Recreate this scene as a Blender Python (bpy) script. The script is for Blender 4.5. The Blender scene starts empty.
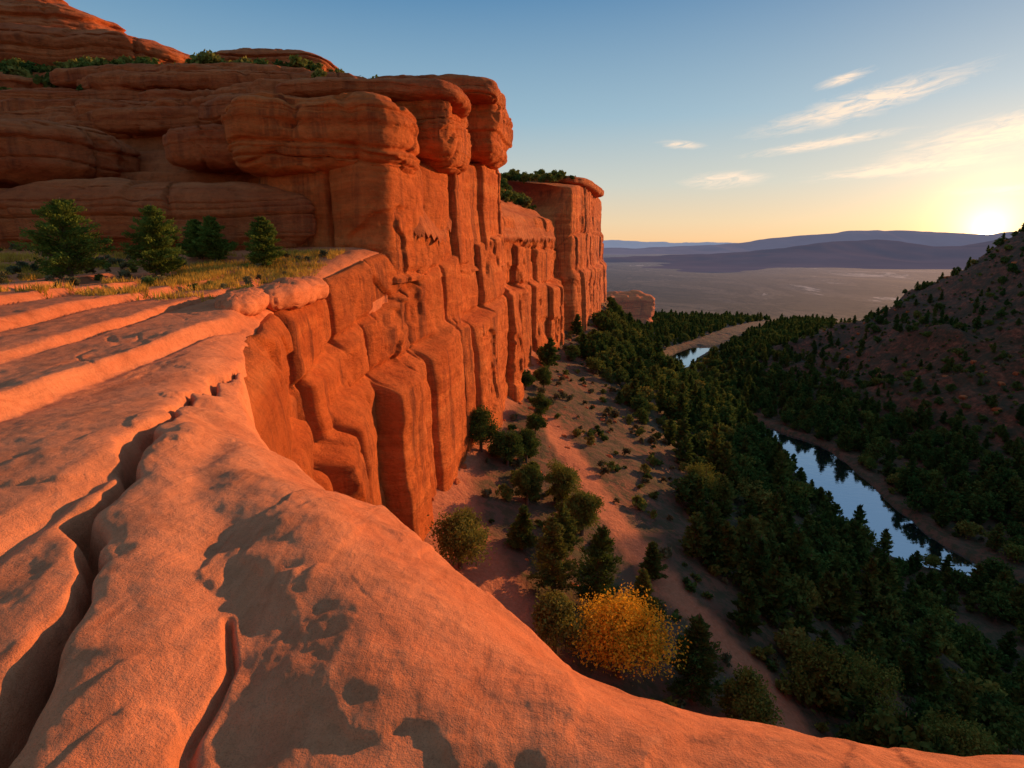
import bpy, math, random
import numpy as np
from mathutils import Vector
rng=np.random.default_rng(7)
random.seed(7)
scene=bpy.context.scene

# ---------------------------------------------------------------- noise
def _h(ix,iy,iz,seed):
    n=(ix*374761393+iy*668265263+iz*1440662683+seed*1274126177)&0xffffffff
    n=((n^(n>>13))*1274126177)&0xffffffff
    n=n^(n>>16)
    return (n&0xffff)/32767.5-1.0
def vn(x,y,z=0.0,seed=0):
    x=np.asarray(x,float);y=np.asarray(y,float);z=np.asarray(z,float)
    x,y,z=np.broadcast_arrays(x,y,z)
    fx=np.floor(x);fy=np.floor(y);fz=np.floor(z)
    ix=fx.astype(np.int64);iy=fy.astype(np.int64);iz=fz.astype(np.int64)
    u=x-fx;v=y-fy;w=z-fz
    u=u*u*u*(u*(u*6-15)+10);v=v*v*v*(v*(v*6-15)+10);w=w*w*w*(w*(w*6-15)+10)
    def L(a,b,t): return a+(b-a)*t
    x00=L(_h(ix,iy,iz,seed),_h(ix+1,iy,iz,seed),u)
    x10=L(_h(ix,iy+1,iz,seed),_h(ix+1,iy+1,iz,seed),u)
    x01=L(_h(ix,iy,iz+1,seed),_h(ix+1,iy,iz+1,seed),u)
    x11=L(_h(ix,iy+1,iz+1,seed),_h(ix+1,iy+1,iz+1,seed),u)
    return L(L(x00,x10,v),L(x01,x11,v),w)
def fbm(x,y,z=0.0,o=4,seed=0,g=0.5):
    a=1.0;s=0;t=0
    for i in range(o):
        k=2.03**i
        s=s+a*vn(np.asarray(x)*k+17.3*i,np.asarray(y)*k-9.1*i,np.asarray(z)*k+3.7*i,seed+i*13)
        t+=a;a*=g
    return s/t
def ss(a,b,x):
    t=np.clip((np.asarray(x,float)-a)/(b-a),0,1);return t*t*(3-2*t)
def sig(x): return 1/(1+np.exp(-np.clip(x,-30,30)))
def pdist(X,Y,P):
    d=np.full(np.shape(X),1e9)
    for (ax,ay),(bx,by) in zip(P[:-1],P[1:]):
        dx,dy=bx-ax,by-ay
        t=np.clip(((X-ax)*dx+(Y-ay)*dy)/(dx*dx+dy*dy),0,1)
        d=np.minimum(d,np.hypot(X-ax-t*dx,Y-ay-t*dy))
    return d
def inpoly(X,Y,P):
    c=np.zeros(np.shape(X),bool);n=len(P)
    for i in range(n):
        ax,ay=P[i];bx,by=P[(i+1)%n]
        if ay==by: continue
        m=((ay>Y)!=(by>Y))&(X<(bx-ax)*(Y-ay)/(by-ay)+ax)
        c^=m
    return c

# ---------------------------------------------------------------- mesh helpers
def link(o,parent=None):
    scene.collection.objects.link(o)
    if parent: o.parent=parent
    return o
def grid_obj(name,V,mat,parent=None,wrap=False,attr=None,flip=False,keep=None):
    nr,nc=V.shape[:2]
    idx=np.arange(nr*nc).reshape(nr,nc)
    if wrap: idx=np.concatenate([idx,idx[:,:1]],1)
    a=idx[:-1,:-1].ravel();b=idx[:-1,1:].ravel();c=idx[1:,1:].ravel();d=idx[1:,:-1].ravel()
    F=np.stack([a,b,c,d] if not flip else [a,d,c,b],1)
    if keep is not None:
        kv=keep.ravel();F=F[kv[F].any(1)]
    me=bpy.data.meshes.new(name)
    me.vertices.add(nr*nc);me.vertices.foreach_set('co',V.reshape(-1).astype(np.float32))
    me.loops.add(F.size);me.loops.foreach_set('vertex_index',F.reshape(-1).astype(np.int32))
    me.polygons.add(len(F));me.polygons.foreach_set('loop_start',(np.arange(len(F))*4).astype(np.int32))
    me.polygons.foreach_set('use_smooth',np.ones(len(F),bool))
    me.update(calc_edges=True)
    if attr:
        for k,v in attr.items():
            at=me.attributes.new(k,'FLOAT','POINT');at.data.foreach_set('value',v.reshape(-1).astype(np.float32))
    me.materials.append(mat)
    return link(bpy.data.objects.new(name,me),parent)
def empty(name):
    e=bpy.data.objects.new(name,None);link(e);return e

# ---------------------------------------------------------------- materials
class NT:
    def __init__(s,nt): s.nt=nt;s.n=nt.nodes;s.l=nt.links
    def add(s,t,**k):
        x=s.n.new(t)
        for a,b in k.items(): setattr(x,a,b)
        return x
    def put(s,sock,v):
        if isinstance(v,bpy.types.NodeSocket): s.l.new(v,sock)
        elif v is not None: sock.default_value=v
    def m(s,op,a,b=None,c=None,clamp=False):
        x=s.add('ShaderNodeMath',operation=op,use_clamp=clamp)
        s.put(x.inputs[0],a);s.put(x.inputs[1],b)
        if c is not None: s.put(x.inputs[2],c)
        return x.outputs[0]
    def mix(s,f,a,b,bt='MIX'):
        x=s.add('ShaderNodeMixRGB',blend_type=bt)
        s.put(x.inputs[0],f);s.put(x.inputs[1],a);s.put(x.inputs[2],b);return x.outputs[0]
    def pos(s,sc,rot=(0,0,0)):
        g=s.add('ShaderNodeNewGeometry');mp=s.add('ShaderNodeMapping')
        mp.inputs['Scale'].default_value=sc;mp.inputs['Rotation'].default_value=rot
        s.l.new(g.outputs['Position'],mp.inputs['Vector']);return mp.outputs[0]
    def noise(s,vec,scale=1,det=5,rough=.55,dist=0):
        x=s.add('ShaderNodeTexNoise');s.put(x.inputs['Vector'],vec)
        x.inputs['Scale'].default_value=scale;x.inputs['Detail'].default_value=det
        x.inputs['Roughness'].default_value=rough;x.inputs['Distortion'].default_value=dist
        return x.outputs['Fac']
    def ramp(s,f,pts,interp='LINEAR'):
        x=s.add('ShaderNodeValToRGB');x.color_ramp.interpolation=interp
        e=x.color_ramp.elements
        while len(e)<len(pts): e.new(.5)
        for i,(p,c) in enumerate(pts):
            e[i].position=p;e[i].color=(c,c,c,1) if isinstance(c,(int,float)) else (*c,1)
        s.put(x.inputs[0],f);return x.outputs[0]
def newmat(name):
    m=bpy.data.materials.new(name);m.use_nodes=True
    m.node_tree.nodes.clear();return m,NT(m.node_tree)
def finish(N,col,rough=.9,bump=None,spec=.2,extra=None):
    b=N.add('ShaderNodeBsdfPrincipled');o=N.add('ShaderNodeOutputMaterial')
    N.put(b.inputs['Base Color'],col);N.put(b.inputs['Roughness'],rough);b.inputs['Specular IOR Level'].default_value=spec
    if bump is not None:
        prev=None
        for (h,st,di) in bump:
            bp=N.add('ShaderNodeBump');bp.inputs['Strength'].default_value=st;bp.inputs['Distance'].default_value=di
            N.put(bp.inputs['Height'],h)
            if prev: N.l.new(prev,bp.inputs['Normal'])
            prev=bp.outputs[0]
        N.l.new(prev,b.inputs['Normal'])
    if extra: extra(N,b)
    N.l.new(b.outputs[0],o.inputs[0]);return b

def painted_haze(N,b,d0=160,L=900,mx=.85,col=(.20,.19,.24)):
    # painted aerial perspective: tinted emission replaces surface colour with distance from the origin
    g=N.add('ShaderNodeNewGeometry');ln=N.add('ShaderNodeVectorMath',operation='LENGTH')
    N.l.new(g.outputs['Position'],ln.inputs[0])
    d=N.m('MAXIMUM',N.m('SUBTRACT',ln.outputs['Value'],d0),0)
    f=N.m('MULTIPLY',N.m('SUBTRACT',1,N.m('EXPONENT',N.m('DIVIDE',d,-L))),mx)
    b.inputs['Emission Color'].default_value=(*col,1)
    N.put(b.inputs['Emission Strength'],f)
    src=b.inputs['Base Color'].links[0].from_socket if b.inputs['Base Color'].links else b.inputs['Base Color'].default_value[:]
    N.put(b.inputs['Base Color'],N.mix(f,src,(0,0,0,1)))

def sandstone(name,c1,c2,c3,near=False,varn=.6,hz=False):
    m,N=newmat(name)
    warp=N.noise(N.pos((.12,.12,.12)),1,2)
    sv=N.add('ShaderNodeVectorMath',operation='ADD')
    N.l.new(N.pos((.05,.05,.9)),sv.inputs[0])
    cx=N.add('ShaderNodeCombineXYZ');N.put(cx.inputs[2],N.m('MULTIPLY',warp,1.6));N.l.new(cx.outputs[0],sv.inputs[1])
    st=N.noise(sv.outputs[0],1,5,.6)
    col=N.ramp(st,[(.3,c1),(.45,c2),(.55,c1),(.66,c3),(.8,c2)])
    big=N.noise(N.pos((.22,.22,.22)),1,3,.6)
    col=N.mix(N.ramp(big,[(.4,0.),(.7,.6)]),col,(*c3,1))
    mot=N.noise(N.pos((1.7,1.7,1.7)),1,5,.7)
    col=N.mix(.5,col,N.ramp(mot,[(.3,.40),(.55,1.),(.75,1.0)]),'MULTIPLY')
    if varn:
        vs=N.noise(N.pos((.6,.6,.05)),1,5,.68,.5)
        g=N.add('ShaderNodeNewGeometry');sp=N.add('ShaderNodeSeparateXYZ');N.l.new(g.outputs['Normal'],sp.inputs[0])
        steep=N.ramp(N.m('ABSOLUTE',sp.outputs[2]),[(.3,1.),(.7,0.)])
        f=N.m('MULTIPLY',N.m('MULTIPLY',N.ramp(vs,[(.50,0.),(.66,1.)]),steep),varn)
        col=N.mix(f,col,(.12,.032,.018,1))
    if near:
        f1=N.noise(N.pos((11,11,11)),1,6,.72); f2=N.noise(N.pos((130,130,130)),1,3,.75)
        ly=N.noise(N.pos((4.5,.55,3),(0,0,math.radians(-17))),1,5,.65,.5)
        col=N.mix(.5,col,N.ramp(ly,[(.34,(.62,.50,.44)),(.46,(1,1,1)),(.54,(.84,.76,.70)),(.66,(1,1,1))]),'MULTIPLY')
        col=N.mix(.6,col,N.ramp(f2,[(.3,.45),(.5,1.),(.7,1.)]),'MULTIPLY')
        col=N.mix(N.ramp(f1,[(.5,0.),(.72,.4)]),col,(.72,.29,.14,1))
        lic=N.noise(N.pos((3,3,3)),1,6,.8)
        col=N.mix(N.ramp(lic,[(.60,0.),(.70,.45)]),col,(.24,.09,.05,1))
        bp=[(ly,.45,.05),(f1,.85,.032),(f2,.7,.010)]
    else:
        f1=N.noise(N.pos((1.1,1.1,2.2)),1,8,.75)
        bp=[(st,.45,.35),(f1,1.0,.42)]
    finish(N,col,.92,bp,spec=.12,extra=(lambda N,b:painted_haze(N,b,120,1100,.7,(.22,.17,.17))) if hz else None)
    return m
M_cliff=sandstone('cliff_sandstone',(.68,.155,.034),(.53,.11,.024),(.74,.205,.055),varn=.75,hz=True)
M_upper=sandstone('upper_sandstone',(.56,.14,.042),(.44,.095,.03),(.62,.19,.07),varn=.55)
M_fore=sandstone('slickrock',(.70,.22,.095),(.62,.18,.072),(.76,.28,.13),near=True,varn=0)

def ground_mat():
    m,N=newmat('valley_ground')
    n1=N.noise(N.pos((.09,.09,.09)),1,4,.6);n2=N.noise(N.pos((.9,.9,.9)),1,6,.7);n3=N.noise(N.pos((4,4,4)),1,3,.7)
    col=N.ramp(n1,[(.35,(.20,.085,.05)),(.5,(.14,.085,.055)),(.65,(.24,.095,.055))])
    col=N.mix(N.ramp(n2,[(.46,0.),(.56,.9)]),col,(.075,.068,.036,1))
    a=N.add('ShaderNodeAttribute',attribute_name='path')
    pc=N.ramp(n3,[(.3,(.40,.135,.065)),(.7,(.54,.20,.105))])
    col=N.mix(a.outputs['Fac'],col,pc)
    h=N.add('ShaderNodeAttribute',attribute_name='hill')
    n4=N.noise(N.pos((.2,.2,.2)),1,6,.7)
    hc=N.ramp(n2,[(.38,(.06,.045,.025)),(.50,(.17,.055,.03)),(.68,(.32,.11,.06))])
    hc=N.mix(N.ramp(n4,[(.43,0.),(.57,.75)]),hc,(.05,.045,.025,1))
    col=N.mix(h.outputs['Fac'],col,hc)
    f=N.add('ShaderNodeAttribute',attribute_name='plain')
    p1=N.noise(N.pos((.010,.0045,.01)),1,7,.72,.6)
    plc=N.ramp(p1,[(.35,(.01,.018,.012)),(.45,(.06,.055,.04)),(.5,(.012,.022,.016)),(.56,(.12,.095,.07)),(.60,(.02,.03,.025)),(.66,(.55,.45,.38))])
    col=N.mix(f.outputs['Fac'],col,plc)
    finish(N,col,.95,[(n2,.7,.5)],spec=.1,extra=lambda N,b:painted_haze(N,b,200,1700,.95,(.105,.120,.175)))
    return m
M_ground=ground_mat()
def simple_mat(name,c,r=.9,c2=None,sc=6,spec=.2):
    m,N=newmat(name);n=N.noise(N.pos((sc,sc,sc)),1,3,.6)
    col=N.ramp(n,[(.3,c),(.7,c2 or c)])
    finish(N,col,r,None,spec=spec);return m
M_bark=simple_mat('bark',(.10,.06,.04),.95,(.17,.12,.09))
def leaf_mat(name,ca,cb,cc):
    m,N=newmat(name)
    oi=N.add('ShaderNodeObjectInfo')
    c=N.ramp(oi.outputs['Random'],[(0,ca),(.55,cb),(1,cc)])
    n=N.noise(N.pos((1.4,1.4,1.4)),1,1,.6)
    c=N.mix(.8,c,N.ramp(n,[(.3,.45),(.65,1.25)]),'MULTIPLY')
    d=N.add('ShaderNodeBsdfDiffuse');t=N.add('ShaderNodeBsdfTranslucent');mx=N.add('ShaderNodeMixShader');o=N.add('ShaderNodeOutputMaterial')
    N.put(d.inputs[0],c);N.put(t.inputs[0],c);mx.inputs[0].default_value=.25
    N.l.new(d.outputs[0],mx.inputs[1]);N.l.new(t.outputs[0],mx.inputs[2]);N.l.new(mx.outputs[0],o.inputs[0])
    return m
M_pine=leaf_mat('pine_needles',(.055,.10,.026),(.09,.135,.032),(.135,.155,.038))
M_jun=leaf_mat('juniper_foliage',(.13,.165,.036),(.18,.20,.042),(.23,.20,.048))
M_ledge=leaf_mat('ledge_pine_needles',(.12,.18,.032),(.13,.18,.034),(.15,.19,.036))
M_gold=leaf_mat('cottonwood_leaves',(.78,.46,.04),(.78,.46,.04),(.78,.46,.04))
M_scrub=leaf_mat('scrub_leaves',(.13,.13,.065),(.17,.16,.08),(.20,.16,.07))
M_dry=leaf_mat('dry_grass_blades',(.60,.36,.06),(.60,.36,.06),(.60,.36,.06))

# ---------------------------------------------------------------- plan of the rim
E=[(40,-30),(20,-10),(11,-2),(6.5,.75),(4.5,1.45),(2.9,1.9),(2.17,2.08),(1.6,2.2),(.95,2.41),(.67,2.51),(.27,2.74),(-.08,3.2),(-.54,3.89),
   (-1.22,4.75),(-1.87,5.17),(-3.0,6.5),(-3.95,8),(-4.85,9.7),(-6.5,15),(-8.2,20),(-9.7,25.5),(-10,29),(-9.5,32.5),(-8.8,36),(-8.3,38.4)]
POLY=E+[(-12,62),(-140,62),(-140,-70),(40,-70)]
CR=[(-1.65,1.2),(-1.92,1.85),(-2.1,2.25),(-2.45,2.95),(-2.85,3.5),(-2.98,4.1),(-3.5,5.0),(-3.95,6.3),(-4.7,7.85),(-5.0,9.2),(-5.7,11.2),(-6.2,13.6)]
R1=[(-4.4,8.4),(-3.65,6.3),(-2.85,4.6),(-2.2,3.2),(-1.75,2.2),(-1.5,1.4)]
R2=[(-3.6,6.6),(-2.8,4.9),(-1.85,3.3),(-1.3,2.38),(-1.05,1.7)]
R3=[(-2.5,5.4),(-1.7,4.1),(-.9,2.9),(-.4,2.1)]
R4=[(-1.40,2.45),(-1.22,2.15),(-1.12,1.6)]
R5=[(-.4,3.0),(.1,2.3),(.4,1.6)]
def rim_e(X,Y):
    d=pdist(X,Y,E);return np.where(inpoly(X,Y,POLY),d,-d)
def plateau_z(X,Y):
    e=rim_e(X,Y)
    z=-2.2+2.2*ss(24,42,Y)+(.25+.14*ss(.3,1.5,X))*ss(10,6,np.hypot(X,Y))*ss(4.0,.5,e)
    z=z+.15*np.clip(e,0,2.8)*ss(16,8,Y)*ss(-8,-4,X)
    wx=X+.10*vn(X*1.3,Y*1.3,0,3)+.05*vn(X*4,Y*4,0,6);wy=Y+.10*vn(X*1.3,Y*1.3,0,4)
    dc=pdist(wx,wy,CR)
    # stacked slabs to the left of the joint
    q=X+.17*(Y-8)+.60*fbm(X*.10,Y*.05,0,2,11)+.07*vn(X*.5,Y*.3,0,5)
    G=[-60,-50,-42,-35,-29,-24,-20,-16.5,-13.6,-10.6,-8.6,-6.3,-3.9]
    T=np.zeros_like(z)
    steps=[.3]*8+[.30,.18,.34,.10]
    for i in range(len(G)-2,-1,-1):
        a,b=G[i],G[i+1];w=b-a
        p=np.clip((b-q)/w,0,1)
        T=T+steps[i]*ss(0,.11,p)-.12*p
        dg=np.abs(q-b);T=T-.20*np.exp(-(dg/.05)**2)*np.clip(.45+.9*vn(X*.3,Y*.12,0,40+i),0,1)
    left=ss(0,-.5,X-(-2.3-.38*(Y-2.3)))
    lw=left*ss(36,24,Y)
    z=z+lw*(T*.9)
    # headland sculpting
    z=z+.06*np.exp(-(pdist(X,Y,R1)/.42)**2)-.07*np.exp(-(pdist(wx,wy,R2)/.24)**2)+.05*np.exp(-(pdist(wx,wy,R3)/.40)**2)+.05*np.exp(-(pdist(wx,wy,R5)/.3)**2)
    z=z-.08*np.exp(-(pdist(wx,wy,R4)/.022)**2)
    wj=.030+.016*vn(X*1.4,Y*1.4,0,9)
    z=z-.36*np.exp(-(dc/np.abs(wj+.008))**2)-.035*np.exp(-(dc/.11)**2)
    rd=1-.6*left
    n1=fbm(X*.55,Y*.55,0,3,21);n2=fbm(X*1.9+1.5*n1,Y*1.9,0,4,22);n3=fbm(X*7,Y*7,0,4,23)
    rg=1-np.abs(fbm(X*1.1+3,Y*.8,0,2,24))*2.4
    z=z+rd*(.07*n1+.036*n2+.028*np.clip(rg,-.5,1))+.014*n3
    # hairline joints
    hc=np.abs(fbm(X*.42+.3*Y+5,Y*.16,0,3,44));z=z-.035*np.exp(-(hc/.006)**2)*ss(25,12,Y)*ss(-.1,.3,vn(X*.5,Y*.5,0,45))
    # thin exfoliation sheets with broken edges
    s2=fbm(X*.9+3.1,Y*.45+.2*n2,0,2,37);z=z-.024*ss(.02,.06,s2)*ss(30,18,Y)-.018*ss(-.25,-.21,s2)
    z=z+.30*fbm(X*.09,Y*.06,0,2,31)*ss(10,20,np.hypot(X,Y))
    inset=.55*ss(9,15,Y)
    ee=e-inset+.06*vn(X*1.2,Y*1.2,0,33)
    c=1.15-.3*ss(9,15,Y)
    drop=np.where(ee>c,0,.36*(1-np.clip(ee,0,c)/c)**2)
    drop=drop+np.where(ee<0,.7*(-ee)+5*ee**2*(1+6*ss(8,13,Y)),0)
    return z-drop

th=np.concatenate([np.radians(np.linspace(-180,-62,90,endpoint=False)),np.radians(np.linspace(-62,62,900,endpoint=False)),np.radians(np.linspace(62,180,90,endpoint=False))])
rr=np.concatenate([np.linspace(.03,1.6,20,endpoint=False),np.geomspace(1.6,85,540)])
R_,T_=np.meshgrid(rr,th,indexing='ij');X=R_*np.sin(T_);Y=R_*np.cos(T_)
Z=plateau_z(X,Y)
grid_obj('sandstone_ledge',np.stack([X,Y,np.maximum(Z,-40)],-1),M_fore,wrap=True,flip=True,keep=Z>-17)
del R_,T_

# ---------------------------------------------------------------- cliff walls (swept with joints)
def resample(P,ds_of):
    P=np.array(P,float)
    xy=P[:,:2];seg=np.hypot(*np.diff(xy,axis=0).T);S=np.concatenate([[0],np.cumsum(seg)])
    s=[0.0]
    while s[-1]<S[-1]:
        y=np.interp(s[-1],S,P[:,1]);s.append(s[-1]+ds_of(y))
    s=np.array(s[:-1]);out=[np.interp(s,S,P[:,k]) for k in range(P.shape[1])]
    return s,out
def smoothv(a,k):
    pad=np.concatenate([np.full(k,a[0]),a,np.full(k,a[-1])]);ker=np.hanning(2*k+3)[1:-1];ker/=ker.sum()
    return np.convolve(pad,ker,'valid')
def blocks(s,L,wmin,wmax,amp,seed,crack=.2,depth=.7,bulge=.35):
    r=np.random.default_rng(seed);b=[-5.0]
    while b[-1]<L+12: b.append(b[-1]+wmin+(wmax-wmin)*r.random()**1.5)
    b=np.array(b);off=r.uniform(-amp,amp,len(b));dp=r.uniform(.15,1,len(b))*depth
    i=np.clip(np.searchsorted(b,s)-1,0,len(b)-2)
    p=(s-b[i])/(b[i+1]-b[i]);d0=s-b[i];d1=b[i+1]-s
    tl=r.uniform(-1,1,len(b))*.35
    o=off[i]+bulge*(1-(2*p-1)**8)+tl[i]*(p-.5)
    o=o-dp[i]*np.exp(-(d0/crack)**2)-dp[i+1]*np.exp(-(d1/crack)**2)
    return o
def sweep(name,P,zbot,nz,mat,seed,ds_of,inrows=10,k=6,parent=None):
    s,(px,py,zt,z1,z2,il,ir)=resample(P,ds_of)
    px=smoothv(px,k);py=smoothv(py,k);zt=smoothv(zt,3)
    tx=np.gradient(px);ty=np.gradient(py);l=np.hypot(tx,ty);nx=smoothv(ty/l,k);ny=smoothv(-tx/l,k)
    v=np.linspace(0,1,nz)
    ZZ=zt[None]+(zbot-zt[None])*v[:,None]
    ZZ=ZZ+0*s[None];SS=s[None]+0*ZZ
    L=s[-1]
    sw=SS+.22*vn(SS*.2,ZZ*.22,0,seed+1)
    w1=sig((z1[None]+.35*vn(SS*.15,0,0,seed+2)-ZZ)/.12);w2=sig((z2[None]+.7*vn(SS*.15,5,0,seed+3)-ZZ)/.16)
    b0=blocks(sw,L,3.5,11,.4,seed+4,.13,.9);b1=blocks(sw,L,3.5,12,.45,seed+5,.14,1.1);b2=blocks(sw,L,3,13,.8,seed+6,.2,1.2,.5)
    amp=ss(10,30,py)[None]*.8+.2
    off=((b0*(1-w1)+b1*w1)*(1-w2)+b2*w2)*amp
    off=off+.35*w1+1.0*w2+.03*(zt[None]-ZZ)
    off=off-.35*np.exp(-((ZZ-z1[None]-.1)/.2)**2)-.4*np.exp(-((ZZ-z2[None]-.15)/.22)**2)
    bed=fbm(SS*.02,ZZ*.5+.12*vn(SS*.2,ZZ*.3,0,seed+7),0,3,seed+8)
    off=off+.10*bed-.08*np.exp(-((bed-.15)/.025)**2)
    fl=fbm(SS*.16,ZZ*.20,0,3,seed+20);off=off-.28*ss(.12,.15,fl)-.25*ss(.34,.37,fl)
    off=off+.45*fbm(SS/6,ZZ/6,0,4,seed+9)+.09*fbm(SS/.9,ZZ/.7,0,3,seed+10)
    off=off-.55*np.exp(-(zt[None]-ZZ)/.35)
    Xw=px[None]+nx[None]*off;Yw=py[None]+ny[None]*off
    t=np.linspace(1,0,inrows,endpoint=False)[:,None]**1.5
    Xi=Xw[:1]-nx[None]*il[None]*t;Yi=Yw[:1]-ny[None]*il[None]*t
    Zi=ZZ[:1]+ir[None]*t+.25*fbm(Xi*.3,Yi*.3,0,3,seed+11)*np.minimum(1,t*8)
    V=np.stack([np.concatenate([Xi,Xw]),np.concatenate([Yi,Yw]),np.concatenate([Zi,ZZ])],-1)
    return grid_obj(name,V,mat,parent,flip=True)
cliff=empty('canyon_cliff')
ds=lambda y: .12 if y<80 else (.2 if y<130 else .35)
LP=[]
for (x,y) in E[2:]:
    zl=-2.2+2.2*float(ss(24,42,y))
    if y<8: zt=-3.4
    else: zt=-3.4+(zl-.3+3.4)*float(ss(7,13,y))
    z2=-9.2+1.6*float(ss(10,38,y))
    LP.append((x,y,zt,zt-3.2*float(ss(60,38,y)), z2,2.4,-.6))
LP+=[(-5.9,50,.5,-1.0,-6.9,3,-.6),(-3.7,61,1.9,.4,-6.2,3,-.6),(-1.5,72,3.1,1.6,-5.4,3,-.6),(-2.6,75,3.6,1.5,-5.4,6,1),(-1.5,84,4.0,.5,-5.6,18,7),
  (2.5,98,4.5,-.5,-6.5,25,8),(7,112,4.8,-.8,-7,25,8),(7.6,120,5.0,-1,-7,25,6),(9.0,126,5.2,-1,-7,20,4),(12.6,128,12.0,2,-6,22,3),(15.5,138,13.4,3,-6,28,3),(18,150,14.4,3,-6,28,3),(21.5,165,14.9,3,-6,28,3),
  (26,185,15.2,3,-6,28,2),(28.5,196,15.2,3,-6,28,2),(29.6,201,14.4,3,-6,28,2),(29.0,205,6,2,-6,20,2),(33,213,4.0,1,-6,20,2),(32.5,220,3.0,1,-7,20,2),(20,232,3,0,-8,20,1),(-20,245,3,0,-8,20,1)]
sweep('lower_wall',LP,-33,180,M_cliff,100,ds,parent=cliff)
UP=[(-40,56,3,1,-3,4,0),(-26,49,5,1.5,-3,4,0),(-18.6,44,5.2,1.2,-4,4,0),(-16.2,40.0,5.2,2.5,-6,4,0),(-9.4,38.7,5.3,3.0,-6,4,0),(-8.3,39.6,5.4,3.0,-6,4,0),(-6.1,49.5,6.5,3.0,-6,4,0),(-4.1,60,7.9,4,-6,4,0),(-2.0,71,9.4,5,-6,4,0),(-2.6,74.5,9.4,5,-6,4,0),(-9,77,9.4,5,-6,4,0),(-22,80,9.4,5,-6,4,0)]
UP=[(a,b,c,-2.0,e,f,-.3) for a,b,c,d,e,f,g in UP]
sweep('upper_wall',UP,-2.5,80,M_cliff,207,lambda y:.12,k=5,parent=cliff)

# ---------------------------------------------------------------- rounded rock masses
def rock(name,c,r,rot=0,seed=1,p=3.2,nu=150,nv=90,amp=.10,strat=.03,fs=.8,mat=None,parent=None,tilt=0.0,jt=.09,plan=.10):
    u=np.linspace(0,2*np.pi,nu,endpoint=False);v=np.linspace(.02,np.pi-.02,nv)
    U,Vv=np.meshgrid(u,v);dx=np.sin(Vv)*np.cos(U);dy=np.sin(Vv)*np.sin(U);dz=np.cos(Vv)
    k=(np.abs(dx)**p+np.abs(dy)**p+np.abs(dz)**p)**(-1/p)
    pm=1+plan*fbm(np.cos(U)*1.5+seed,np.sin(U)*1.5,0,3,seed+3)*1.6
    x=dx*k*r[0]*pm;y=dy*k*r[1]*pm;z=dz*k*r[2]
    R=min(r)
    n=fbm(x/R*.6+seed,y/R*.6,z/R*.6,3,seed)*amp*R*1.7+fbm(x/R*3,y/R*3+seed,z/R*3,4,seed+5)*amp*R*.45
    cr=np.abs(fbm(x/R*.33+seed*1.7,y/R*.33,z/R*.05,2,seed+12));n=n-jt*R*1.5*np.exp(-(cr/.022)**2)
    fk=fbm(x/R*.8+9,y/R*.8,z/R*1.1,2,seed+14);n=n-.07*R*ss(.10,.14,fk)
    zz=z*fs+.5*vn(x*.15,y*.15,0,seed+8)
    g=vn(0*z,0*z+seed,zz,seed+9);g2=vn(0*z,0*z+seed,zz*2.7,seed+10)
    h=strat*R*(1.2*g-2.8*np.exp(-(g/.07)**2)+.6*g2-1.2*np.exp(-(g2/.08)**2))
    hx=np.cos(U);hy=np.sin(U);fl=np.sin(Vv)**.5
    x=x+dx*n+hx*h*fl;y=y+dy*n+hy*h*fl;z=z+dz*n
    z=z+tilt*x
    ca,sa=math.cos(rot),math.sin(rot)
    V=np.stack([c[0]+x*ca-y*sa,c[1]+x*sa+y*ca,c[2]+z],-1)
    return grid_obj(name,V,mat or M_upper,parent,wrap=True,flip=True)
rock('caprock_block',(-12.8,42.5,7.0),(6.0,4.6,2.65),.02,3,p=4.2,parent=cliff,mat=M_cliff,strat=.045,nv=150,nu=300,amp=.10,plan=.05)
rock('caprock_block_b',(-6.9,51,8.9),(3.0,6.0,3.0),-.12,4,p=4.2,parent=cliff,mat=M_cliff,strat=.045,nv=150,nu=260,amp=.10,plan=.05)
rock('caprock_block_c',(-3.7,66,11.9),(3.2,6.6,3.7),-.12,5,p=4.2,parent=cliff,mat=M_cliff,strat=.045,nv=150,nu=260,amp=.10,plan=.05)
rock('caprock_shelf',(-10.5,50,11.0),(7,6,.9),0,6,p=4,parent=cliff,strat=.1,nu=220)
rock('caprock_shelf_b',(-7.5,63,14.2),(6.5,7,1.1),0,16,p=4,parent=cliff,strat=.1,nu=220)
rock('caprock_shelf_c',(-17,48,9.4),(6,5,1.1),.1,17,p=4,parent=cliff,strat=.1,nu=220)
rock('caprock_shelf_d',(-19.5,44.2,6.6),(5,3.2,1.5),.1,27,p=4,parent=cliff,strat=.06,nu=220)
rock('far_tower_cap',(16.5,166,15.2),(8,24,1.3),-.28,18,p=4,parent=cliff,strat=.08)
rock('sandstone_slab',(-26.0,41.5,1.3),(13.5,5.2,2.9),-.03,7,p=3.0,strat=.04,tilt=.03,nu=360,nv=150)
rock('sandstone_boulder',(-36,44,6.3),(7.5,4.5,2.3),0,8,p=3,strat=.05,nu=240)
rock('rim_boulder',(-9.75,25.8,-2.05),(1.05,4.4,.62),.10,9,p=2.6,nu=120,nv=70,mat=M_fore,amp=.16)
rock('rim_boulder',(-9.5,20.3,-1.95),(.7,3.0,.42),.28,11,p=2.6,nu=120,nv=70,mat=M_fore,amp=.16)
rock('sandstone_dome',(-28.5,76,20.0),(8.5,7,2.2),0,12,p=2.2,strat=.10)
butte=empty('sandstone_butte')
rock('base_layer',(-62,86,23.0),(19,11,4.0),.0,13,p=2.6,strat=.07,parent=butte,nu=260)
rock('middle_layer',(-70,88,27.5),(17,9,3.8),.0,14,p=2.6,strat=.07,parent=butte,nu=260)
rock('crown_layer',(-77,90,32),(14,8,3.5),.0,15,p=2.6,strat=.07,parent=butte,nu=260)
rock('small_mesa',(60,318,-36),(17,12,9.5),.1,21,p=7,strat=.05,fs=.4,mat=M_cliff,amp=.2)

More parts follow.
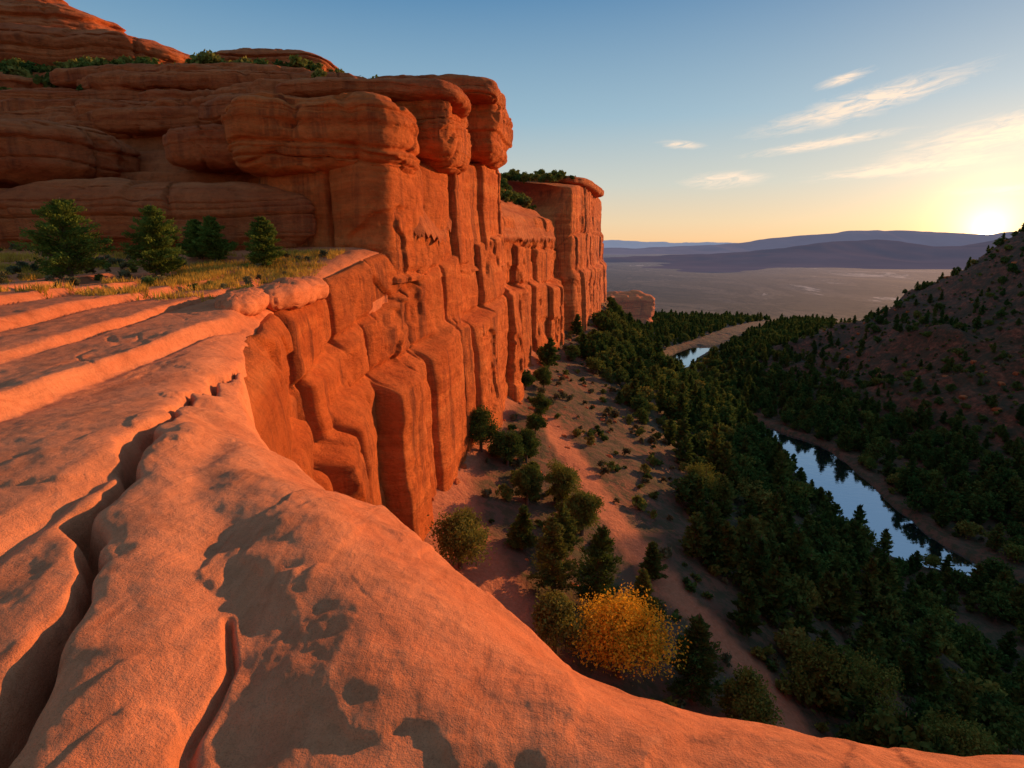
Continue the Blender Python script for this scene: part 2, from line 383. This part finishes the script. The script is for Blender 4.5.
# mesa slope behind the caprock: terraced bedding
MP=[(-140,52),(-60,47),(-38,45),(-19,45),(-16,42.5),(-10,41),(-7.5,44),(-6.5,52),(-4.5,64),(-4,75),(-1.5,84),(2.5,98),(7,112),(6,122),(-5,140)]
MPOLY=MP+[(-5,200),(-140,200)]
def mesa_d(X,Y): return np.where(inpoly(X,Y,MPOLY),1,-1)*pdist(X,Y,MP)
def mesa_z(X,Y):
    d=mesa_d(X,Y)
    near=3.6+ .72*np.clip(d,0,None)+2.2*fbm(X*.07,Y*.07,0,3,51)
    capw=ss(-22,-15,X)
    near=near+capw*(3.8*ss(0,3,d))
    ceil=np.where(Y<76,.250*Y-1.6*ss(-26,-10,X),.250*76-1.6*ss(-26,-10,X))
    near=np.minimum(near,ceil+.35*fbm(X*.1,Y*.1,0,3,52))
    far=4.2+.75*np.clip(d,0,11)
    w=ss(75,83,Y)*ss(-34,-14,X)
    z=near*(1-w)+np.minimum(far,.105*Y)*w
    hh=1.9;q=z+1.1*fbm(X*.05,Y*.05,0,3,53);f=q/hh-np.floor(q/hh)
    z=z+(np.floor(q/hh)+ss(.0,.45,f)-q/hh)*hh*.9*(1-w*.7)
    hh=.6;q=z+.3*fbm(X*.09,Y*.09,0,2,57);f=q/hh-np.floor(q/hh)
    z=z+(np.floor(q/hh)+ss(.0,.5,f)-q/hh)*hh*.6*(1-w*.7)
    z=z+.20*fbm(X*.5,Y*.5,0,4,54)
    return np.where(d<0,z-2.5*np.minimum(-d,3),z)
X,Y=np.meshgrid(np.linspace(-135,12,640),np.concatenate([np.linspace(38,90,340,endpoint=False),np.linspace(90,190,100)]))
terr=grid_obj('sandstone_terraces',np.stack([X,Y,mesa_z(X,Y)],-1),M_upper,keep=mesa_d(X,Y)>-1.2)
rs=np.random.default_rng(33)
for i in range(30):
    x=rs.uniform(-62,-15);y=rs.uniform(47.5,62)
    z=float(mesa_z(np.array([x]),np.array([y]))[0]);L_=rs.uniform(4,12)
    rock('bedding_slab',(x,y,z-.35),(L_,rs.uniform(2.2,3.6),rs.uniform(.6,1.35)),rs.uniform(-.12,.12),200+i,p=4.2,nu=220,nv=56,strat=.09,amp=.18,plan=.28,jt=.2,parent=terr)

# ---------------------------------------------------------------- valley
WY=[-60,20,60,72,98,128,138,165,200,240,300];WX=[-28,-12,-4,-1.6,3,10.5,15.5,21.5,32,10,-60]
GY=[-120,-20,40,78,105,125,144,170,200,215,243,290,400,700];GX=[30,50,57,61,66,69,64,58,59,63,77,112,190,420]
RY=[-120,20,45,60,70,78,88,105,125,144,170,200,215,243,290,400,700];RX=[260,170,108,82,69,62,61,63.5,66,58.5,55,57,61,76,112,190,420]
P1=[(3,100),(1.3,88),(-1.5,70),(-3.5,59),(-5.9,45),(-5.0,38),(-2.7,32.6),(.4,25),(3,17)]
P2=[(4.5,66),(6.0,58),(7.5,51),(10.4,40),(13.5,34.5),(15.8,31),(16.5,25.5),(17,18),(20,8)]
def rdist(X,Y):
    return pdist(X,Y,list(zip(RX,RY)))
def ground(X,Y):
    Xw=np.interp(Y,WY,WX);Xr=np.interp(Y,RY,RX);Xg=np.interp(Y,GY,GX);hw=4.6
    t=np.clip((X-Xw)/(Xg-hw-3-Xw),0,1)
    base=-18.6-26.4*ss(205,330,Y)
    z=base+(-45-base)*(.5*t+.5*t*t)
    z=z+(1-t)*t*4*(.9*fbm(X*.06,Y*.06,0,4,61))+.35*fbm(X*.35,Y*.35,0,4,62)*ss(-3,6,X-Xw)
    z=z+2.6*np.exp(-np.clip(X-Xw,0,None)/1.8)*ss(28,40,Y)*(.8+.5*fbm(X*.3,Y*.15,0,3,70))*ss(215,200,Y)
    d=np.maximum(X-Xr-hw-4,0)
    f=np.where(d<113,.0042*d*d,.0042*113**2+.8*(d-113));f=np.minimum(f,70)  # unseen rise past the frame edge, shaped tall to shade the valley
    f=f*(1+.16*fbm(X*.025,Y*.025,0,3,63))
    w=Y+.5*(X-150);fall=ss(282,212,w)
    hill=f*fall
    rg=1-np.abs(fbm(X*.035,Y*.03,0,4,64))*2
    z=z+hill+ss(6,45,d)*fall*(5.4*rg-3.1+2.4*fbm(X*.14,Y*.14,0,4,65))
    z=z+fall*4.5*np.exp(-(((X-157)/8)**2+((Y-226)/9)**2))
    rd=rdist(X,Y)
    hw_=np.interp(Y,[40,66,72,80,95,130,160],[0,0,1.6,5.4,6.6,6.2,5.2])
    z=z-2.6*ss(hw_+1.8+.8*vn(X*.2,Y*.2,0,66),hw_-1.2,rd)*ss(264,250,Y)*ss(64,72,Y)
    R=np.hypot(X,Y)
    fa=ss(320,560,R)
    z=z*(1-fa)+(-58+5*fbm(X*.004,Y*.003,0,4,67))*fa
    pth=np.maximum(ss(3.4,1.6,pdist(X,Y,P1)+.9*fbm(X*.4,Y*.4,0,3,68)),ss(1.9,1.2,pdist(X,Y,P2)+.5*fbm(X*.5,Y*.5,0,3,69)))
    return z,pth,ss(3,14,d)*fall,fa,t
gx=np.concatenate([-np.geomspace(9000,42,30),np.linspace(-40,250,420),np.geomspace(252,9000,60)])
gy=np.concatenate([-np.geomspace(3000,42,20),np.linspace(-40,300,460),np.geomspace(302,9500,110)])
X,Y=np.meshgrid(gx,gy);Z,pth,hl,fa,t=ground(X,Y)
grid_obj('ground',np.stack([X,Y,Z],-1),M_ground,attr={'path':pth,'hill':hl,'plain':fa})
def gz(x,y): return float(ground(np.array([x],float),np.array([y],float))[0][0])

# river
m,N=newmat('river_water')
n=N.noise(N.pos((.5,1.2,1)),1,3,.5);bp=N.add('ShaderNodeBump');bp.inputs['Strength'].default_value=.06;bp.inputs['Distance'].default_value=.3
N.put(bp.inputs['Height'],n)
g=N.add('ShaderNodeBsdfGlossy');g.inputs['Roughness'].default_value=.04;g.inputs[0].default_value=(.85,.9,.95,1)
d=N.add('ShaderNodeBsdfDiffuse');d.inputs[0].default_value=(.012,.018,.022,1)
mx=N.add('ShaderNodeMixShader');mx.inputs[0].default_value=.70;o=N.add('ShaderNodeOutputMaterial')
N.l.new(bp.outputs[0],g.inputs['Normal']);N.l.new(d.outputs[0],mx.inputs[1]);N.l.new(g.outputs[0],mx.inputs[2]);N.l.new(mx.outputs[0],o.inputs[0])
yy=np.linspace(66,262,260);xx=smoothv(np.interp(yy,RY,RX),3)
tx=np.gradient(xx);ty=np.gradient(yy);l=np.hypot(tx,ty)
cols=np.linspace(-8.5,8.5,7)
V=np.stack([xx[:,None]+(ty/l)[:,None]*cols[None],yy[:,None]-(tx/l)[:,None]*cols[None],np.full((len(yy),7),-45.85)],-1)
grid_obj('river',V,m)

# distant mountains
def mtn(name,y0,y1,ridge,aa,tt,noise,seed,col,em):
    mm,N=newmat(name+'_mat')
    n=N.noise(N.pos((.004,.004,.01)),1,4,.6)
    c=N.ramp(n,[(.3,tuple(.6*v for v in col)),(.7,tuple(1.3*v for v in col))])
    b=finish(N,c,.95,None,spec=0)
    b.inputs['Emission Color'].default_value=(*em,1);b.inputs['Emission Strength'].default_value=1  # steady emission paints the distant-air tint into the mountain material
    a=np.linspace(-.3,2.6,700);yy=np.linspace(y0,y1,90)
    A,YY=np.meshgrid(a,yy);XX=A*YY
    top=np.interp(A,aa,tt)*ridge+58
    prof=np.exp(-((YY-ridge)/((y1-y0)*.22))**2)
    rid=1-np.abs(fbm(XX*.0022,YY*.0016,0,4,seed+5))*2.2
    z=-60+top*prof*(1+noise*fbm(XX*.0016,YY*.0016,0,5,seed))+noise*230*prof*(1-prof*.8)*rid
    z[0]=-72
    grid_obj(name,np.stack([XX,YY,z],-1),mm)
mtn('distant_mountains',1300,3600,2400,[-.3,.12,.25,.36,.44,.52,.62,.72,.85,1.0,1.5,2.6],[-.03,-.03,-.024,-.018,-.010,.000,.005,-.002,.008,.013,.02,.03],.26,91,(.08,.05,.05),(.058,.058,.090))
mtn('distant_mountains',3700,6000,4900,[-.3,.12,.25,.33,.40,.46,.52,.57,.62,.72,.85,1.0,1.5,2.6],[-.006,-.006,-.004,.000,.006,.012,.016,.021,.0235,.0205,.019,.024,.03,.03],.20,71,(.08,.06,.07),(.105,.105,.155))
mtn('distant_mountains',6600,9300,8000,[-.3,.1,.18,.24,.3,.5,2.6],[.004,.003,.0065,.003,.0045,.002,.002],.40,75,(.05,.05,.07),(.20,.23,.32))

# ---------------------------------------------------------------- vegetation
def limb(V,F,p0,p1,r0,r1,n=6):
    p0=np.array(p0,float);p1=np.array(p1,float);d=p1-p0;d/=max(np.linalg.norm(d),1e-6)
    a=np.cross(d,[0,0,1.0]);a=a if np.linalg.norm(a)>.1 else np.array([1.0,0,0]);a/=np.linalg.norm(a);b=np.cross(d,a)
    k=len(V)
    for p,r in((p0,r0),(p1,r1)):
        for i in range(n):
            an=2*math.pi*i/n;V.append(tuple(p+r*(a*math.cos(an)+b*math.sin(an))))
    for i in range(n): F.append((k+i,k+(i+1)%n,k+n+(i+1)%n,k+n+i))
def tree_mesh(name,V,F,C,S,leafmat,r,stretch=.5,droop=None):
    C=np.array(C);n=len(C);nb=len(F)
    a=r.normal(size=(n,3));a/=np.linalg.norm(a,axis=1)[:,None]
    if droop is not None: a=a*.55+droop;a/=np.linalg.norm(a,axis=1)[:,None]
    b=np.cross(a,r.normal(size=(n,3)));b/=np.linalg.norm(b,axis=1)[:,None]
    S=np.asarray(S)[:,None];a=a*S;b=b*S*stretch
    Q=np.stack([C-a,C-b,C+a,C+b],1).reshape(-1,3);k=len(V)
    VV=V+[tuple(q) for q in Q];FF=F+[(k+4*i,k+4*i+1,k+4*i+2,k+4*i+3) for i in range(n)]
    me=bpy.data.meshes.new(name);me.from_pydata(VV,[],FF);me.materials.append(M_bark);me.materials.append(leafmat)
    me.polygons.foreach_set('material_index',[0]*nb+[1]*n);me.update();return me
def conifer(name,h,w,nl,mat,seed,leaf=.11,full=.75,basez=.08,nb=64,sp=.075):
    r=np.random.default_rng(seed);V=[];F=[];lean=r.normal(size=2)*.03*h
    limb(V,F,(0,0,-.4),(lean[0]*.5,lean[1]*.5,h*.5),.035*h,.022*h,7);limb(V,F,(lean[0]*.5,lean[1]*.5,h*.5),(lean[0],lean[1],h*.98),.022*h,.004*h,5)
    C=[];S=[];D=[]
    for i in range(nb):
        t=basez+(1-basez)*(i+r.random())/nb;t=min(t,.985)
        prof=(1-t)**full*min(1,(t-basez)/.12*.5+.55)
        L=w*.5*prof*r.uniform(.5,1.22)+.06;an=i*2.39996+r.normal()*.4
        dr=np.array([math.cos(an),math.sin(an),r.uniform(.0,.4)+.3*t]);o=np.array([lean[0]*t,lean[1]*t,t*h*.93])
        limb(V,F,o,o+dr*L*.8,.012*h*(1-t)+.006,.004,3)
        m=max(6,int(nl/nb*(.35+1.5*prof)))
        u=r.random(m)**.6;c=o+dr*L*u[:,None]+r.normal(size=(m,3))*(sp*w*(.35+.65*prof))*np.array([1,1,.5])*(1.25-.6*u[:,None])
        C.append(c);S.append(leaf*r.uniform(.6,1.25,m));D.append(np.tile(dr*np.array([1,1,1.6]),(m,1)))
    C=np.concatenate(C);S=np.concatenate(S);D=np.concatenate(D)
    return tree_mesh(name,V,F,C,S,mat,r,.42,D*.8)
def broad(name,h,w,nl,mat,seed,leaf=.11,nc=26,basez=.18,trunk=True):
    r=np.random.default_rng(seed);V=[];F=[];C=[];S=[]
    if trunk: limb(V,F,(0,0,-.4),(0,0,h*.4),.04*h,.025*h,7)
    for i in range(nc):
        d=r.normal(size=3);d/=np.linalg.norm(d);k=r.random()**.4*.8
        hz_=d[2]*k;wd=1-.35*max(hz_,0)
        c=np.array([d[0]*w*.5*k*wd,d[1]*w*.5*k*wd,h*(basez+(1-basez)*.47)+d[2]*h*(1-basez)*.44*k])
        rad=w*r.uniform(.09,.21)
        limb(V,F,(0,0,h*.3),c,.018*h,.006*h,4)
        m=int(nl/nc*(rad/w/.15)**1.6);q=r.normal(size=(m,3));q/=np.linalg.norm(q,axis=1)[:,None]
        q=q*(rad*(r.random(m)**.4)[:,None])*np.array([1,1,.8])+r.normal(size=(m,3))*rad*.22
        C.append(c+q);S.append(leaf*r.uniform(.5,1.3,m))
    return tree_mesh(name,V,F,np.concatenate(C),np.concatenate(S),mat,r,.6)
def place(name,me,x,y,z,s=1,parent=None,rz=None,sz=None):
    o=bpy.data.objects.new(name,me);o.location=(x,y,z);o.rotation_euler=(0,0,random.uniform(0,6.28) if rz is None else rz)
    o.scale=(s,s,s*(sz or 1));return link(o,parent)
def pz(x,y): return float(plateau_z(np.array([x],float),np.array([y],float))[0])
for i,(x,y,h,w) in enumerate([(-20.3,26.6,3.7,3.9),(-17.3,28.3,3.6,3.1),(-18.4,34.3,2.4,2.2),(-17.1,33.6,2.7,2.4),(-13.7,32.2,2.9,2.4)]):
    place('pine_tree',conifer('pine',h,w,12000,M_ledge,300+i,.075,.66,.08,84,.058),x,y,pz(x,y)-.05)
vt=[('juniper_tree',-3.3,32.5,4.3,4.2,'b'),('juniper_tree',-2.9,50.5,4.6,3.6,'b'),('juniper_tree',-.4,50,4.2,3.4,'b'),('juniper_tree',1.4,52,3.6,2.8,'b'),
('juniper_tree',2.4,27.4,4.2,3.6,'j'),('pine_tree',2.7,32.4,5.6,3.4,'c'),('pine_tree',5.4,32.6,6.0,4.2,'c'),('pine_tree',10.2,26.9,5.8,3.6,'c'),('pine_tree',10.6,38.0,3.4,2.2,'c'),
('juniper_tree',4.1,45.2,4.8,3.6,'b'),('juniper_tree',5.6,41.5,4.5,3.6,'b'),('juniper_tree',1.3,43.6,3.8,3,'b'),('juniper_tree',23.0,31.5,5.2,5.2,'j'),('juniper_tree',19.6,31.0,4.8,4.2,'j'),
('juniper_tree',27.5,28.6,5,4.6,'j'),('juniper_tree',12.9,26.2,3.6,3.4,'j'),('cottonwood_tree',19.7,54.6,6,4.4,'j'),('pine_tree',3.6,37.2,4.6,2.9,'c'),('pine_tree',.7,36.6,3.6,2.4,'c'),
('juniper_tree',3.5,66,3.6,2.8,'b'),('juniper_tree',1.8,74,3.4,2.6,'b'),('juniper_tree',4.5,78,3.6,2.8,'b'),('juniper_tree',2.6,60,2.6,2.4,'b'),('pine_tree',7.9,30.4,5.2,3.2,'c')]
for i,(nm,x,y,h,w,k) in enumerate(vt):
    me=conifer('pine_m',h,w,7000,M_pine,400+i,.11) if k=='c' else broad('juniper_m',h,w,8000,M_jun if (k=='j' or i in (0,9,10)) else M_pine,400+i,.09,40,.1)
    place(nm,me,x,y,gz(x,y))
place('cottonwood_tree',broad('cottonwood_m',5.4,5.8,14000,M_gold,450,.085,60,.12),6.0,26.9,gz(6.0,26.9))
protos=[conifer('fir_a',4.8,2.9,1100,M_pine,501,.28),conifer('fir_b',5.4,2.8,1100,M_pine,502,.28),conifer('fir_c',4.2,2.9,1100,M_pine,503,.28),
        broad('jun_a',3.8,3.7,1300,M_pine,504,.21,24,.08),broad('jun_b',3.4,3.5,1300,M_jun,505,.21,22,.08),broad('jun_c',4.3,3.6,1300,M_pine,506,.21,24,.08)]
forest=empty('forest');scrubE=empty('desert_scrub')
r=np.random.default_rng(11)
N_=32000
x=r.uniform(-10,260,N_);y=r.uniform(18,440,N_)
z,pth,hl,fa,t=ground(x,y);Xr=np.interp(y,RY,RX);Xw=np.interp(y,WY,WX)
rd=x-Xr;rad_=rdist(x,y)
cl=fbm(x*.045,y*.045,0,3,81)
dens=np.zeros(N_)
lb=(rd<0)
dens=np.where(lb,ss(.28,.50,t+.16*cl)*.95+.05*ss(-.1,.4,cl),dens)
dens=np.where(lb&(y>95),np.maximum(dens,ss(.10,.3,t+.2*cl)),dens)
rbk=rd>0
dens=np.where(rbk,ss(62,26,rd+14*cl)*.95+.30*ss(-.2,.35,cl)+.10,dens)
clear=np.interp(y,[62,74,80,140,180,198],[0,4.5,8.6,8.6,7,8.5])
p2d=pdist(x,y,P2)
dens*=np.where(pth>.2,0,1)*np.where(x-Xw<3,0,1)*ss(440,330,y)*(rad_>clear)*(p2d>3.1)
dens*=np.where((y>196)&(y<250)&(rad_<14),.35,1)
dens*=np.where((y<34)&(x<17),.35,1)
keep=(r.random(N_)<dens*.62)
pts=[];cell={}
for i in np.nonzero(keep)[0]:
    if (x[i]/max(y[i],1))>1.2 and y[i]>40: continue
    k=(int(x[i]//2.2),int(y[i]//2.2))
    if k in cell and r.random()<.85: continue
    cell[k]=1
    j=int(r.choice(6,p=[.22,.18,.16,.16,.14,.14])) if t[i]>.4 or rd[i]>0 else int(r.choice([2,3,4,5]))
    s=r.uniform(.55,1.25)*(.70 if rd[i]>35 else 1)
    if rad_[i]<14 and 78<y[i]<150 and rd[i]<0: s*=.75
    place('tree',protos[j],x[i],y[i],z[i]-.1,s,forest,sz=r.uniform(.85,1.15));pts.append(i)
print('forest',len(pts))
sp=[broad('scrub_a',.9,1.3,300,M_scrub,601,.12,9,.05,False),broad('scrub_b',.7,1.1,260,M_pine,602,.12,8,.05,False),broad('scrub_c',1.1,1.5,320,M_jun,603,.13,10,.05,False)]
N_=6500;x=r.uniform(-10,200,N_);y=18+r.random(N_)**1.4*230;z,pth,hl,fa,t=ground(x,y);Xw=np.interp(y,WY,WX);rad_=rdist(x,y)
for i in range(N_):
    if x[i]-Xw[i]<1.5 or pth[i]>.35 or (rad_[i]<8 and y[i]>66) or x[i]/y[i]>1.2: continue
    place('shrub',sp[int(r.integers(3))],x[i],y[i],z[i]-.05,r.uniform(.5,1.4),scrubE)
N_=3400;x=r.uniform(-95,8,N_);y=r.uniform(46,112,N_);z=mesa_z(x,y);md=mesa_d(x,y)
zx=np.abs(mesa_z(x+.6,y)-z)+np.abs(mesa_z(x,y+.6)-z)
for i in range(N_):
    band=(y[i]>62) or r.random()<.12
    if zx[i]<.9 and band and md[i]>2.5: place('shrub',sp[int(r.choice([1,1,2]))],x[i],y[i],z[i]-.1,r.uniform(.7,2.3),scrubE)
for i in range(420):
    a=r.uniform(128,200);b=r.uniform(2,24);xx=np.interp(a,[128,138,165,200],[12.6,15.5,21.5,30])-b
    place('shrub',sp[int(r.choice([1,2]))],xx,a,np.interp(a,[128,138,185,200],[13.0,15.0,16.3,15.8]),r.uniform(1.2,2.2),scrubE)
bm=[rock('boulder_src',(0,0,0),(1,.8,.6),0,700+i,p=3,nu=28,nv=18,mat=M_upper,amp=.25,plan=.3) for i in range(3)]
bmesh_=[o.data for o in bm]
for o in bm: bpy.data.objects.remove(o)
talus=empty('talus_boulders')
for i in range(330):
    if i<210:
        y_=r.uniform(34,200);x_=np.interp(y_,WY,WX)+1.5+r.random()**2.5*14
    else:
        y_=r.uniform(90,230);x_=np.interp(y_,RY,RX)+r.uniform(45,120)
        if x_/y_>1.15: continue
    place('boulder',bmesh_[i%3],x_,y_,gz(x_,y_)-.1,r.uniform(.15,.55)*(1.8 if i>=210 else 1),talus)
N_=260;x=r.uniform(-32,-11,N_);y=r.uniform(21,37,N_)
for i in range(N_):
    if fbm(x[i]*.25,y[i]*.25,0,2,90)>.0 and y[i]>23:
        place('shrub',sp[int(r.choice([0,0,0,2]))],x[i],y[i],pz(x[i],y[i])-.03,r.uniform(.25,.6),scrubE)
n=60000;x=r.uniform(-36,-10.5,n);y=r.uniform(19,37,n);mk=(fbm(x*.3,y*.5,0,3,91)+.35*fbm(x*1.6,y*1.6,0,2,92)>.02)
x=x[mk];y=y[mk];z=plateau_z(x,y);n=len(x)
an=r.uniform(0,6.28,n);h=r.uniform(.10,.34,n);w=.026;lx=r.normal(size=n)*.09;ly=r.normal(size=n)*.09
V=np.stack([np.stack([x-np.cos(an)*w,y-np.sin(an)*w,z-.03],1),np.stack([x+np.cos(an)*w,y+np.sin(an)*w,z-.03],1),np.stack([x+lx,y+ly,z+h],1)],1).reshape(-1,3)
me=bpy.data.meshes.new('dry_grass');me.from_pydata(V.tolist(),[],[(3*i,3*i+1,3*i+2) for i in range(n)]);me.materials.append(M_dry);link(bpy.data.objects.new('dry_grass',me))

# ---------------------------------------------------------------- light & sky
AZ=math.radians(50);EL=math.radians(10.5)
sd=Vector((math.sin(AZ)*math.cos(EL),math.cos(AZ)*math.cos(EL),math.sin(EL)))
sl=bpy.data.lights.new('sun','SUN');sl.energy=6;sl.angle=math.radians(.5);sl.color=(1,.48,.18)
so=bpy.data.objects.new('sun',sl);so.rotation_euler=sd.to_track_quat('Z','Y').to_euler();so.location=(60,60,40);link(so)
w=bpy.data.worlds.new('World');scene.world=w;w.use_nodes=True;w.node_tree.nodes.clear();N=NT(w.node_tree)
sky=N.add('ShaderNodeTexSky',sky_type='NISHITA');sky.sun_disc=False;sky.sun_elevation=EL;sky.sun_rotation=AZ
tc=N.add('ShaderNodeTexCoord');nm=N.add('ShaderNodeVectorMath',operation='NORMALIZE');N.l.new(tc.outputs['Generated'],nm.inputs[0])
sp_=N.add('ShaderNodeSeparateXYZ');N.l.new(nm.outputs[0],sp_.inputs[0])
dx,dy,dz=sp_.outputs
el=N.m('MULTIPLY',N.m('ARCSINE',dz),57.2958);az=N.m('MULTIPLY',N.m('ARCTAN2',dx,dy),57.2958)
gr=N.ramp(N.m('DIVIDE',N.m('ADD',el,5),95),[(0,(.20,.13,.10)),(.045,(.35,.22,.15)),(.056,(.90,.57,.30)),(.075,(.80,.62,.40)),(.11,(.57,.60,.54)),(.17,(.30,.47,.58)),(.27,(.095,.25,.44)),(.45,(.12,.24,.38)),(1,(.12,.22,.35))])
vs=math.radians(38.9);ve=math.radians(1.3)
svd=(math.sin(vs)*math.cos(ve),math.cos(vs)*math.cos(ve),math.sin(ve))
dt=N.add('ShaderNodeVectorMath',operation='DOT_PRODUCT');N.l.new(nm.outputs[0],dt.inputs[0]);dt.inputs[1].default_value=svd
ang=N.m('MULTIPLY',N.m('ARCCOSINE',N.m('MINIMUM',dt.outputs['Value'],.9999999)),57.2958)
def gau(wd,a,p=1): return N.m('MULTIPLY',N.m('EXPONENT',N.m('MULTIPLY',N.m('POWER',N.m('DIVIDE',ang,wd),p),-1)),a)
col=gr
def addc(c,f,rgb):
    k=N.add('ShaderNodeVectorMath',operation='SCALE');k.inputs[0].default_value=rgb;N.put(k.inputs['Scale'],f)
    return N.mix(1,c,k.outputs[0],'ADD')
cb=[(29.3,10.9,6,.85,.20),(19.5,5.7,2.8,.60,.03),(33,5.9,5,.45,.06),(39.5,8.0,6,1.1,.16),(28,12.9,1.6,.35,.2),(15.4,8.8,1.6,.28,-.1),(41,4.0,4,.35,0),(27,8.2,4.5,.35,.1),(-60,20,20,3,.1)]
tot=None
for a0,e0,wa,we,k in cb:
    da=N.m('SUBTRACT',az,a0);de=N.m('SUBTRACT',N.m('SUBTRACT',el,e0),N.m('MULTIPLY',da,k))
    q=N.m('EXPONENT',N.m('MULTIPLY',N.m('ADD',N.m('POWER',N.m('DIVIDE',N.m('ABSOLUTE',da),wa),2),N.m('POWER',N.m('DIVIDE',N.m('ABSOLUTE',de),we),2)),-1))
    tot=q if tot is None else N.m('ADD',tot,q)
cx=N.add('ShaderNodeCombineXYZ');N.put(cx.inputs[0],N.m('MULTIPLY',az,.36));N.put(cx.inputs[1],N.m('MULTIPLY',N.m('SUBTRACT',el,N.m('MULTIPLY',az,.13)),1.9))
cn=N.noise(cx.outputs[0],1,8,.70,1.2)
cf=N.ramp(N.m('MULTIPLY',tot,N.m('MULTIPLY',N.m('SUBTRACT',cn,.30),3.8)),[(.08,0.),(.85,.85)])
col=N.mix(cf,col,(.98,.78,.60,1))
col=addc(col,gau(15,.20),(1,.50,.20));col=addc(col,gau(4.2,.60),(1,.52,.16));col=addc(col,gau(1.2,3.2),(1,.72,.32));col=addc(col,gau(.55,40,4),(1,.9,.6))
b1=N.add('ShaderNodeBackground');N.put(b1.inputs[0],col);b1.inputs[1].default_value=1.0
b2=N.add('ShaderNodeBackground');N.l.new(sky.outputs[0],b2.inputs[0]);b2.inputs[1].default_value=.005
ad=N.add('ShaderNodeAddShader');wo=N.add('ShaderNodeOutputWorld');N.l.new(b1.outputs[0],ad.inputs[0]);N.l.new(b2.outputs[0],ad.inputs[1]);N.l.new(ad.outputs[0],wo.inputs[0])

cam=bpy.data.cameras.new('camera');cam.lens=20;cam.sensor_width=36;cam.clip_start=.05;cam.clip_end=30000
co=bpy.data.objects.new('camera',cam);co.location=(0,0,0);co.rotation_euler=(math.radians(90-13.7),0,0);link(co);scene.camera=co
scene.view_settings.view_transform='Standard';scene.view_settings.look='None';scene.view_settings.exposure=0
